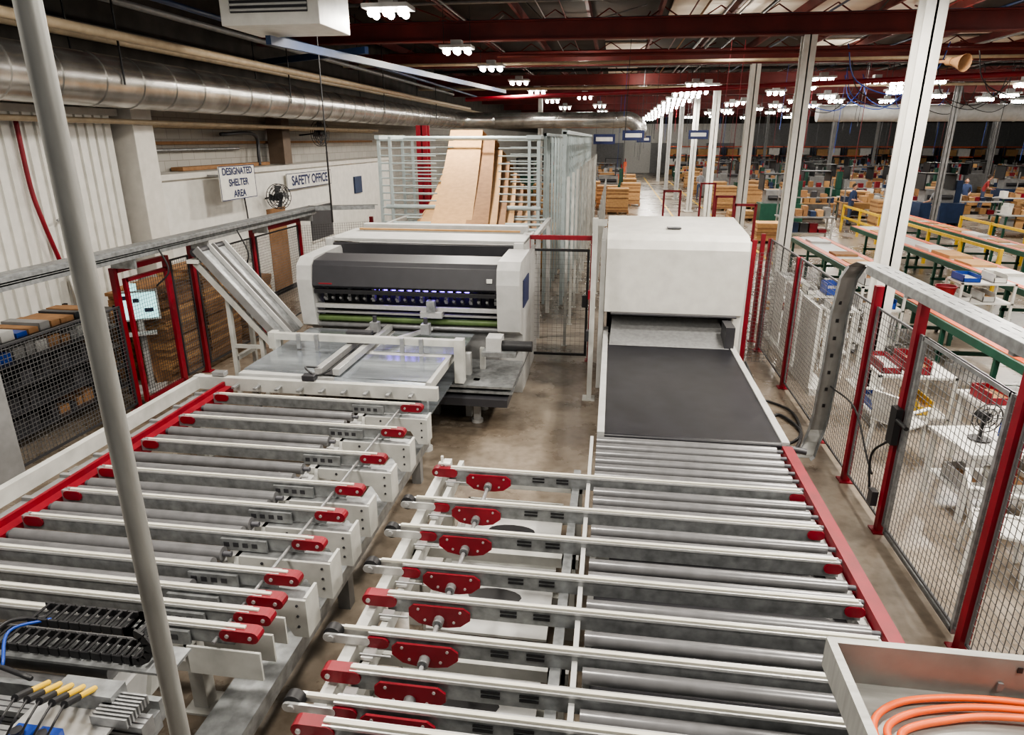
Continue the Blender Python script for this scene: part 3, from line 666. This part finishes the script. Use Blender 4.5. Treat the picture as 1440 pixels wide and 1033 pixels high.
def fan(x,y,z,r,ax):
    b=B("ventilation_fan");ax=V(ax).normalized();c=V((x,y,z));u=ax.cross(V((0,0,1))).normalized();w=ax.cross(u)
    for rr in (r,r*.75,r*.5,r*.25):
        for o in (-.06,.06):
            b.tube([c+ax*o+(u*math.cos(t)+w*math.sin(t))*rr for t in [2*math.pi*i/20 for i in range(21)]],.008,BLACK,5,1)
    for i in range(16):
        t=2*math.pi*i/16;e=(u*math.cos(t)+w*math.sin(t))*r;b.beam(c+ax*.06,c+ax*.06+e,.006,.006,BLACK);b.beam(c+ax*.06+e,c-ax*.06+e,.006,.006,BLACK)
    for i in range(4):
        t=math.pi/2*i;e=u*math.cos(t)+w*math.sin(t);g=-u*math.sin(t)+w*math.cos(t)
        b.add([c+g*.04,c+e*r*.85-g*r*.3+ax*.03,c+e*r*.9+g*r*.25-ax*.03,c+g*.1],[(0,1,2,3)],CHAR)
    b.cyl(c-ax*.12,c+ax*.05,.07,CHAR,12);b.cyl(c-ax*.1,(-7.94 if z<3.2 else -8.5,y,z-.05),.02,BLACK,8);b.done()
fan(-7.6,14.9,2.35,.28,(.8,-.5,0));fan(-7.9,18.2,3.75,.33,(1,-.2,0))
def sign(name,y0,y1,z0,z1,lines,sz,x=-7.86):
    e=bpy.data.objects.new(name,None);COL.objects.link(e)
    b=B("board");b.box(x-.02,y0,z0,x,y1,z1,WHITE);t=.015
    for (a,c,d,f) in ((y0,y1,z0,z0+t),(y0,y1,z1-t,z1),(y0,y0+t,z0,z1),(y1-t,y1,z0,z1)): b.box(x,a,d,x+.003,c,f,NAVY)
    o=b.done();o.parent=e
    for i,l in enumerate(lines):
        cu=bpy.data.curves.new("lettering","FONT");cu.body=l;cu.size=sz;cu.align_x="CENTER";cu.align_y="CENTER";cu.offset=sz*.03;cu.materials.append(NAVY)
        t=bpy.data.objects.new("lettering",cu);COL.objects.link(t);t.parent=e
        t.rotation_euler=(math.pi/2,0,math.pi/2);t.location=(x+.006,(y0+y1)/2,z1-(z1-z0)*(i+.5)/len(lines))
sign("shelter_sign",12.4,13.75,2.45,3.1,["DESIGNATED","SHELTER","AREA"],.19,-7.5)
b=B("sign_bracket");b.box(-7.87,12.6,2.9,-7.53,12.64,2.94,GALV);b.box(-7.87,13.4,2.9,-7.53,13.44,2.94,GALV);b.done()
sign("safety_office_sign",15.9,18.6,2.42,2.8,["SAFETY OFFICE"],.32)
b=B("horn_speaker");b.cyl((4.28,10.2,4.55),(4.36,10.03,4.52),.04,CARD2,14,.11,False);b.cyl((4.25,10.28,4.56),(4.28,10.2,4.55),.05,CARD2,12);b.beam((4.14,10.3,4.56),(4.25,10.26,4.56),.03,.03,CARD2);b.done()
b=B("hanging_aisle_sign")
for (x,y,z) in ((-.9,30,3.4),(.3,30,3.55),(3.4,34,3.6),(1.4,47,3.4)):
    b.box(x,y,z,x+.9,y+.03,z+.4,NAVY);b.box(x+.1,y-.005,z+.12,x+.8,y,z+.28,WHITE)
    for q in (.1,.8): b.beam((x+q,y+.01,z+.4),(x+q,y+.01,6.5),.01,.01,BLACK)
b.done()
# ------------------------------------------------------------ right hand workstations
def bins(b,x0,x1,y0,y1,z,cols,hmax=.22):
    xx=x0
    while xx<x1-.2:
        ww=random.uniform(.16,.32);hh=random.uniform(.1,hmax);m=random.choice(cols);t=.012
        b.box(xx,y0,z,xx+ww,y1,z+.01,m);b.box(xx,y0,z,xx+t,y1,z+hh,m);b.box(xx+ww-t,y0,z,xx+ww,y1,z+hh,m);b.box(xx,y0,z,xx+ww,y0+t,z+hh*.6,m);b.box(xx,y1-t,z,xx+ww,y1,z+hh,m)
        b.box(xx+t,y0+t,z+.01,xx+ww-t,y1-t,z+hh*.5,random.choice([CARD2,CHAR,LGREY,CARD]));xx+=ww+random.uniform(.03,.25)
def cart(name,x,y,w=.9,d=.6,h=.9,rz=0,cols=(BLUE,LGREY,RED,WHITE,BLACK,CARD),levels=(0,.6,1)):
    b=B(name)
    for sx in(-1,1):
        for sy in(-1,1): b.box(sx*w/2-.02,sy*d/2-.02,0.05,sx*w/2+.02,sy*d/2+.02,h,WHITE);b.cyl((sx*w/2-.02,sy*d/2,.04),(sx*w/2+.02,sy*d/2,.04),.04,CHAR,10)
    for q in levels:
        z=.2+(h-.2)*q;b.box(-w/2-.02,-d/2-.02,z-.03,w/2+.02,d/2+.02,z,WHITE)
        if q!=.0 or random.random()<.5: bins(b,-w/2+.03,w/2,-d/2+.06,d/2-.06,z,cols)
    return b.done((x,y,0),rz)
cart("parts_cart",3.95,9.0,.9,.7,.75,0,(BLUE,BLUE,RED,YEL),(0,1))
cart("parts_cart",3.75,12.4,.6,.5,1.0);cart("parts_cart",4.7,12.4,.7,.6,1.2,0,(RED,WHITE,LGREY,BLUE))
cart("parts_cart",6.9,13.5,.9,.6,1.1,0,(WHITE,CARD,LGREY,BLUE));cart("parts_cart",7.0,10.5,.9,.6,1.0,0,(WHITE,CARD,LGREY,RED))
def wtable(x,y,w,d,h,rz,stuff):
    b=B("white_work_table")
    b.box(-w/2,-d/2,h-.04,w/2,d/2,h,WHITE);b.box(-w/2+.05,-d/2+.05,.25,w/2-.05,d/2-.05,.28,WHITE)
    for sx in(-1,1):
        for sy in(-1,1): b.box(sx*(w/2-.05)-.025,sy*(d/2-.05)-.025,0,sx*(w/2-.05)+.025,sy*(d/2-.05)+.025,h-.04,WHITE)
    if stuff=="fan":
        b.cyl((-.2,0,h),(-.2,0,h+.02),.1,BLACK,14);b.cyl((-.2,0,h),(-.2,0,h+.2),.015,BLACK,8)
        for r in (.15,.1,.05): b.tube([(-.2+r*math.cos(t),-.04,h+.25+r*math.sin(t)) for t in [i*math.pi/8 for i in range(17)]],.006,BLACK,5,1)
        for i in range(10): t=i*math.pi/5;b.beam((-.2,-.05,h+.25),(-.2+.15*math.cos(t),-.05,h+.25+.15*math.sin(t)),.005,.005,BLACK)
        b.cyl((-.2,-.02,h+.25),(-.2,.08,h+.25),.05,BLACK,10);bins(b,.05,w/2,-.2,.1,h,(LGREY,BLUE))
    else: bins(b,-w/2+.05,w/2,-.2,.15,h,(WHITE,LGREY,BLUE,RED,CARD),.15)
    bins(b,-w/2+.1,w/2-.1,-.2,.15,.28,(WHITE,LGREY,CARD,RED),.18)
    return b.done((x,y,0),rz)
wtable(3.95,6.75,1.0,.7,.75,.15,"fan");wtable(4.6,7.7,1.0,.6,.85,.1,"");wtable(4.5,5.5,1.0,.7,.7,-.1,"");wtable(3.5,14.2,.9,.5,.9,0,"");wtable(3.75,11.3,.5,.4,1.0,0,"")
def chair(x,y,rz):
    b=B("white_plastic_chair",.006)
    for sx in(-1,1):
        for sy in(-1,1): b.beam((sx*.22,sy*.22,0),(sx*.18,sy*.18,.43),.04,.04,WHITE)
    b.box(-.22,-.22,.42,.22,.22,.45,WHITE);b.ribbon([(0,.2,.44),(0,.24,.6),(0,.28,.82)],(.42,0,0),.02,WHITE)
    for s in(-1,1): b.beam((s*.22,-.18,.64),(s*.22,.24,.64),.05,.02,WHITE);b.beam((s*.22,-.18,.44),(s*.22,-.18,.64),.03,.03,WHITE)
    return b.done((x,y,0),rz)
chair(3.5,7.9,2.2);chair(3.45,5.6,1.2)
b=B("fluted_panel_rack")
for i in range(3): b.box(3.02+i*.02,9.9+i*1.1,.1,3.07,10.8+i*1.1,1.3,WHITE)
b.box(3.02,9.8,0,3.3,13,.1,WHITE)
b.done()
def ftable(name,x0,x1,y0,y1,z=.86):
    b=B(name)
    b.box(x0,y0,z-.12,x0+.05,y1,z,GREEN);b.box(x1-.05,y0,z-.12,x1,y1,z,GREEN)
    b.box(x0+.05,y0,z-.03,x1-.05,y1,z,LGREY);b.box(x0+.05,y0,z,x0+.2,y1,z+.012,OSTR);b.box(x1-.2,y0,z,x1-.05,y1,z+.012,OSTR)
    y=y0+.2
    while y<y1:
        for x in (x0+.02,x1-.08): b.box(x,y,0,x+.06,y+.06,z-.12,GREEN)
        b.box(x0,y,.3,x1,y+.05,.36,GREEN);y+=1.6
    y=y0+.3
    while y<y1-1:
        if random.random()<.75: b.box(x0+.22,y,z,x1-.25,y+random.uniform(.5,1),z+random.uniform(.01,.08),random.choice([CARD,LGREY,WHITE,CARD2,CARD]))
        y+=1.1
    return b.done()
ftable("assembly_line_table",5.3,6.3,6.2,21);ftable("assembly_line_table",7.9,8.9,9.5,24);ftable("assembly_line_table",10.5,11.3,17,28)
b=B("yellow_guard_rail")
for (p,q) in (((9.5,18),(9.5,30)),((12.2,16),(12.2,26))):
    L=math.hypot(q[0]-p[0],q[1]-p[1]);n=max(1,int(L/2))
    for i in range(n+1):
        x=p[0]+(q[0]-p[0])*i/n;y=p[1]+(q[1]-p[1])*i/n;b.box(x-.04,y-.04,0,x+.04,y+.04,1.05,YEL)
    for z in (.55,1.0): b.beam((p[0],p[1],z),(q[0],q[1],z),.05,.08,YEL)
b.done()
b=B("red_fence_frame")
for (x,y) in ((3.0,17.5),(2.9,20),(1.6,22),(3.2,26)):
    b.frame((x,y),(x+.5,y),0,2.1,.06,RED)
b.done()
b=B("red_bin");
for (x,y) in ((5.9,12.6),(5.7,9.6)):
    b.cyl((x,y,.945),(x,y,1.15),.13,RED,16,.17,False);b.cyl((x,y,.945),(x,y,.955),.13,RED,16);b.tube([(x+.17*math.cos(t),y+.17*math.sin(t),1.15) for t in [i*math.pi/8 for i in range(17)]],.012,RED,5,1)
    b.box(x-.2,y-.2,.873,x+.2,y+.2,.945,CARD)
b.done()
MIX=[CARD,CARD2,CARD2,MGREY,BLACK,CHAR,WHITE,CARD,RED,BLUEST,CARD2]
def T_bench(k):
    b=B("workbench");w=2.0
    b.box(-w/2,-.4,.82,w/2,.4,.87,[MGREY,CARD,LGREY][k])
    for x in(-.95,.9):
        for y in(-.36,.3): b.box(x,y,0,x+.06,y+.06,.82,[LGREY,MGREY,GREEN][k])
    b.box(-.9,-.3,.25,.9,.3,.28,MGREY)
    for i in range(7):
        x=-.9+i*.26;h=random.uniform(.05,.4);b.box(x,-.25,.87,x+random.uniform(.15,.25),.2,.87+h,random.choice(MIX))
    for i in range(5):
        x=-.85+i*.34;b.box(x,-.25,.28,x+.28,.2,.28+random.uniform(.1,.4),random.choice(MIX))
    if k<2:
        b.box(-.95,.36,.87,-.9,.4,1.9,MGREY);b.box(.9,.36,.87,.95,.4,1.9,MGREY);b.box(-.95,.2,1.5,.95,.4,1.53,MGREY)
        for i in range(5): b.box(-.85+i*.35,.22,1.53,-.65+i*.35,.38,1.65+random.uniform(0,.15),random.choice(MIX+[BLUE]))
    return b
def T_stack(n):
    b=B("cardboard_pallet")
    for x in(-.55,0,.5): b.box(x,-.5,0,x+.08,.5,.1,CARD2)
    b.box(-.6,-.5,.1,.6,.5,.13,CARD2);z=.13
    while z<n: b.box(-.57+random.uniform(0,.05),-.47+random.uniform(0,.04),z,.55,.46,z+.07,random.choice([CARD,CARD,CARD2]));z+=.075
    return b
def T_machine(m):
    b=B("processing_machine",.01)
    b.box(-.9,-.5,.1,.9,.5,.95,m);b.box(-.7,-.3,.95,.5,.4,1.5,MGREY);b.box(.55,-.2,.95,.8,.1,1.9,m);b.cyl((-.6,-.35,1.2),(.4,-.35,1.2),.09,CHAR,12)
    b.box(-.9,-.5,1.5,-.84,.5,2.2,BLACK);b.box(.3,-.5,1.5,.36,.5,2.2,BLACK);b.box(-.9,-.5,2.15,.36,.5,2.2,BLACK)
    for x in(-.8,.7): b.box(x,-.45,0,x+.12,.45,.1,BLACK)
    b.cyl((.68,-.05,1.9),(.68,-.05,2.15),.04,RED,8)
    return b
def T_rack():
    b=B("pallet_rack")
    for x in(-1.4,1.35):
        for y in(-.45,.4): b.box(x,y,0,x+.07,y+.07,2.9,BLUEST)
    for z in (.9,1.9,2.8):
        b.box(-1.4,-.45,z,1.4,-.4,z+.1,OSTR);b.box(-1.4,.4,z,1.4,.45,z+.1,OSTR)
    for z in (0,1.0,2.0):
        for x in(-1.2,.0): b.box(x,-.4,z,x+1.05,.4,z+random.uniform(.5,.8),random.choice([CARD,CARD2,WHITE,CARD]))
    return b
T=[lambda:T_bench(0),lambda:T_bench(1),lambda:T_stack(.7),lambda:T_stack(1.2),lambda:T_machine(GREEN),T_rack,lambda:T_bench(2),lambda:T_stack(.4),lambda:T_machine(BLUEST),lambda:T_machine(MGREY),lambda:T_machine(OSTR)]
start=[(7.2,27),(9,33),(5.8,26),(11.2,30),(7.3,31.5),(33,74),(16.5,30),(6.0,33.5),(16.5,26),(19,28),(-1.9,36)]
objs=[];used=list(start)+[(13.6,31.3),(17.5,37.5),(5.3,44),(19.8,40.5),(10.4,32)]
for t,p in zip(T,start): objs.append(t().done((p[0],p[1],0)))
def place(o,x,y,rz):
    for (a,c) in used:
        if abs(a-x)<2.05 and abs(c-y)<1.1: return
    for (a,c) in COLS:
        if abs(a-x)<1.6 and abs(c-y)<.9: return
    used.append((x,y));dup(o,(x,y,0),rz)
for (x,y) in ((5.9,38),(6.0,42),(5.9,48),(1.0,40),(.9,44.5),(1.0,50),(6,55)): place(objs[3],x,y,0)
for k in range(2000):
    y=random.uniform(19,74);x=random.uniform(6.2,.62*y)
    if y<30.5 and x<15: continue
    if 11<x<14.9 and y<32.6: continue
    if x>40: continue
    place(objs[random.choice([0,0,1,2,3,4,6,7,6,3,8,9,1,2,3])],x,y,random.choice([0,0,math.pi]))
for k in range(90):
    y=random.uniform(34,74);x=random.uniform(-7,.6);place(objs[random.choice([2,3,4,0,10,9])],x,y,0)
for k in range(12): place(objs[5],7+k*3,77,0)
# ------------------------------------------------------------ people
def person(name,x,y,rz,bend=0,shirt=SHIRT):
    e=bpy.data.objects.new(name,None);COL.objects.link(e)
    J=[(0,0,.95),(0,0,1.15),(0,-bend*.1,1.38),(0,-bend*.18,1.5),(0,-bend*.2,1.56),
       (-.1,0,.9),(-.11,-.03,.5),(-.11,0,.09),(-.11,-.14,.05),(.1,0,.9),(.12,.04,.5),(.12,.1,.09),(.12,-.03,.05),
       (-.19,-bend*.15,1.4),(-.25,-.05-bend*.15,1.12),(-.2,-.3-bend*.1,1.08),(.19,-bend*.15,1.4),(.26,-.02-bend*.15,1.13),(.2,-.25-bend*.1,1.02)]
    Ed=[(0,1),(1,2),(2,3),(3,4),(0,5),(5,6),(6,7),(7,8),(0,9),(9,10),(10,11),(11,12),(2,13),(13,14),(14,15),(2,16),(16,17),(17,18)]
    Rr=[.15,.13,.16,.06,.055,.09,.065,.045,.035,.09,.065,.045,.035,.065,.045,.032,.065,.045,.032]
    me=bpy.data.meshes.new("body");me.from_pydata(J,Ed,[]);o=bpy.data.objects.new("body",me);COL.objects.link(o);o.parent=e
    sk=o.modifiers.new("skin","SKIN")
    for i,v in enumerate(me.skin_vertices[0].data): v.radius=(Rr[i],Rr[i]*.8);v.use_root=(i==0)
    o.modifiers.new("sub","SUBSURF").levels=1
    dg=bpy.context.evaluated_depsgraph_get();m2=bpy.data.meshes.new_from_object(o.evaluated_get(dg));o.modifiers.clear();o.data=m2
    m2.materials.clear();
    for m in (shirt,JEAN,SKIN): m2.materials.append(m)
    for p in m2.polygons:
        p.use_smooth=True;c=p.center;p.material_index=1 if c.z<.97 and abs(c.x)<.2 and c.y>-.16 else (2 if (c.z>1.5 or (c.y<-.14 and c.z<1.2)) else 0)
    b=B("head");c=(0,-bend*.22-.01,1.64);b.sph(c,.105,SKIN,14,10,(.82,.95,1.15));b.sph((c[0],c[1]+.02,c[2]+.03),.108,HAIR,14,10,(.86,.95,1.05))
    b.cyl((0,c[1]-.09,c[2]),(0,c[1]-.12,c[2]-.02),.014,SKIN,6)
    for s in(-1,1): b.sph((s*.09,c[1],c[2]-.01),.022,SKIN,8,6);b.sph((s*.035,c[1]-.09,c[2]+.015),.012,BLACK,6,5)
    b.box(-.03,c[1]-.1,c[2]-.06,.03,c[1]-.085,c[2]-.05,RED);h=b.done();h.parent=e
    b=B("hands")
    for (hx,hy,hz) in ((-.2,-.3-bend*.1,1.08),(.2,-.25-bend*.1,1.02)):
        b.sph((hx,hy-.04,hz),.04,SKIN,8,6,(1,1.1,.5))
        for k in range(4): b.tube([(hx-.03+.02*k,hy-.07,hz),(hx-.03+.02*k,hy-.11,hz-.01),(hx-.03+.02*k,hy-.12,hz-.04)],.009,SKIN,5,2)
        b.tube([(hx+.03,hy-.03,hz),(hx+.05,hy-.07,hz-.01)],.01,SKIN,5,1)
    h=b.done();h.parent=e
    b=B("shoes")
    for (fx,fy) in ((-.11,0),(.12,.1)): b.sph((fx,fy-.07,.05),.05,BLACK,10,6,(1,2.6,1))
    h=b.done();h.parent=e
    e.location=(x,y,0);e.rotation_euler=(0,0,rz)
person("factory_worker",13.6,31.3,-1.2,.6);person("factory_worker",17.5,37.5,-.5,0,mat("navy_shirt",(.03,.05,.12),.8));person("factory_worker",5.3,44,.3,.3)
person("factory_worker",19.8,40.5,1.2,.8,mat("red_shirt",(.3,.04,.04),.8));person("factory_worker",10.4,32,.8,.3,MATS["navy_shirt"])
# ------------------------------------------------------------ world & camera
w=bpy.data.worlds.new("world");S.world=w;w.use_nodes=True
w.node_tree.nodes["Background"].inputs[0].default_value=(1,.97,.93,1);w.node_tree.nodes["Background"].inputs[1].default_value=.3
c=bpy.data.cameras.new("camera");c.lens=940/1440*36;c.sensor_width=36;c.clip_end=300
co=bpy.data.objects.new("camera",c);COL.objects.link(co);co.location=(0,0,3.6);co.rotation_euler=(math.radians(90-18.85),0,math.radians(8.3));S.camera=co
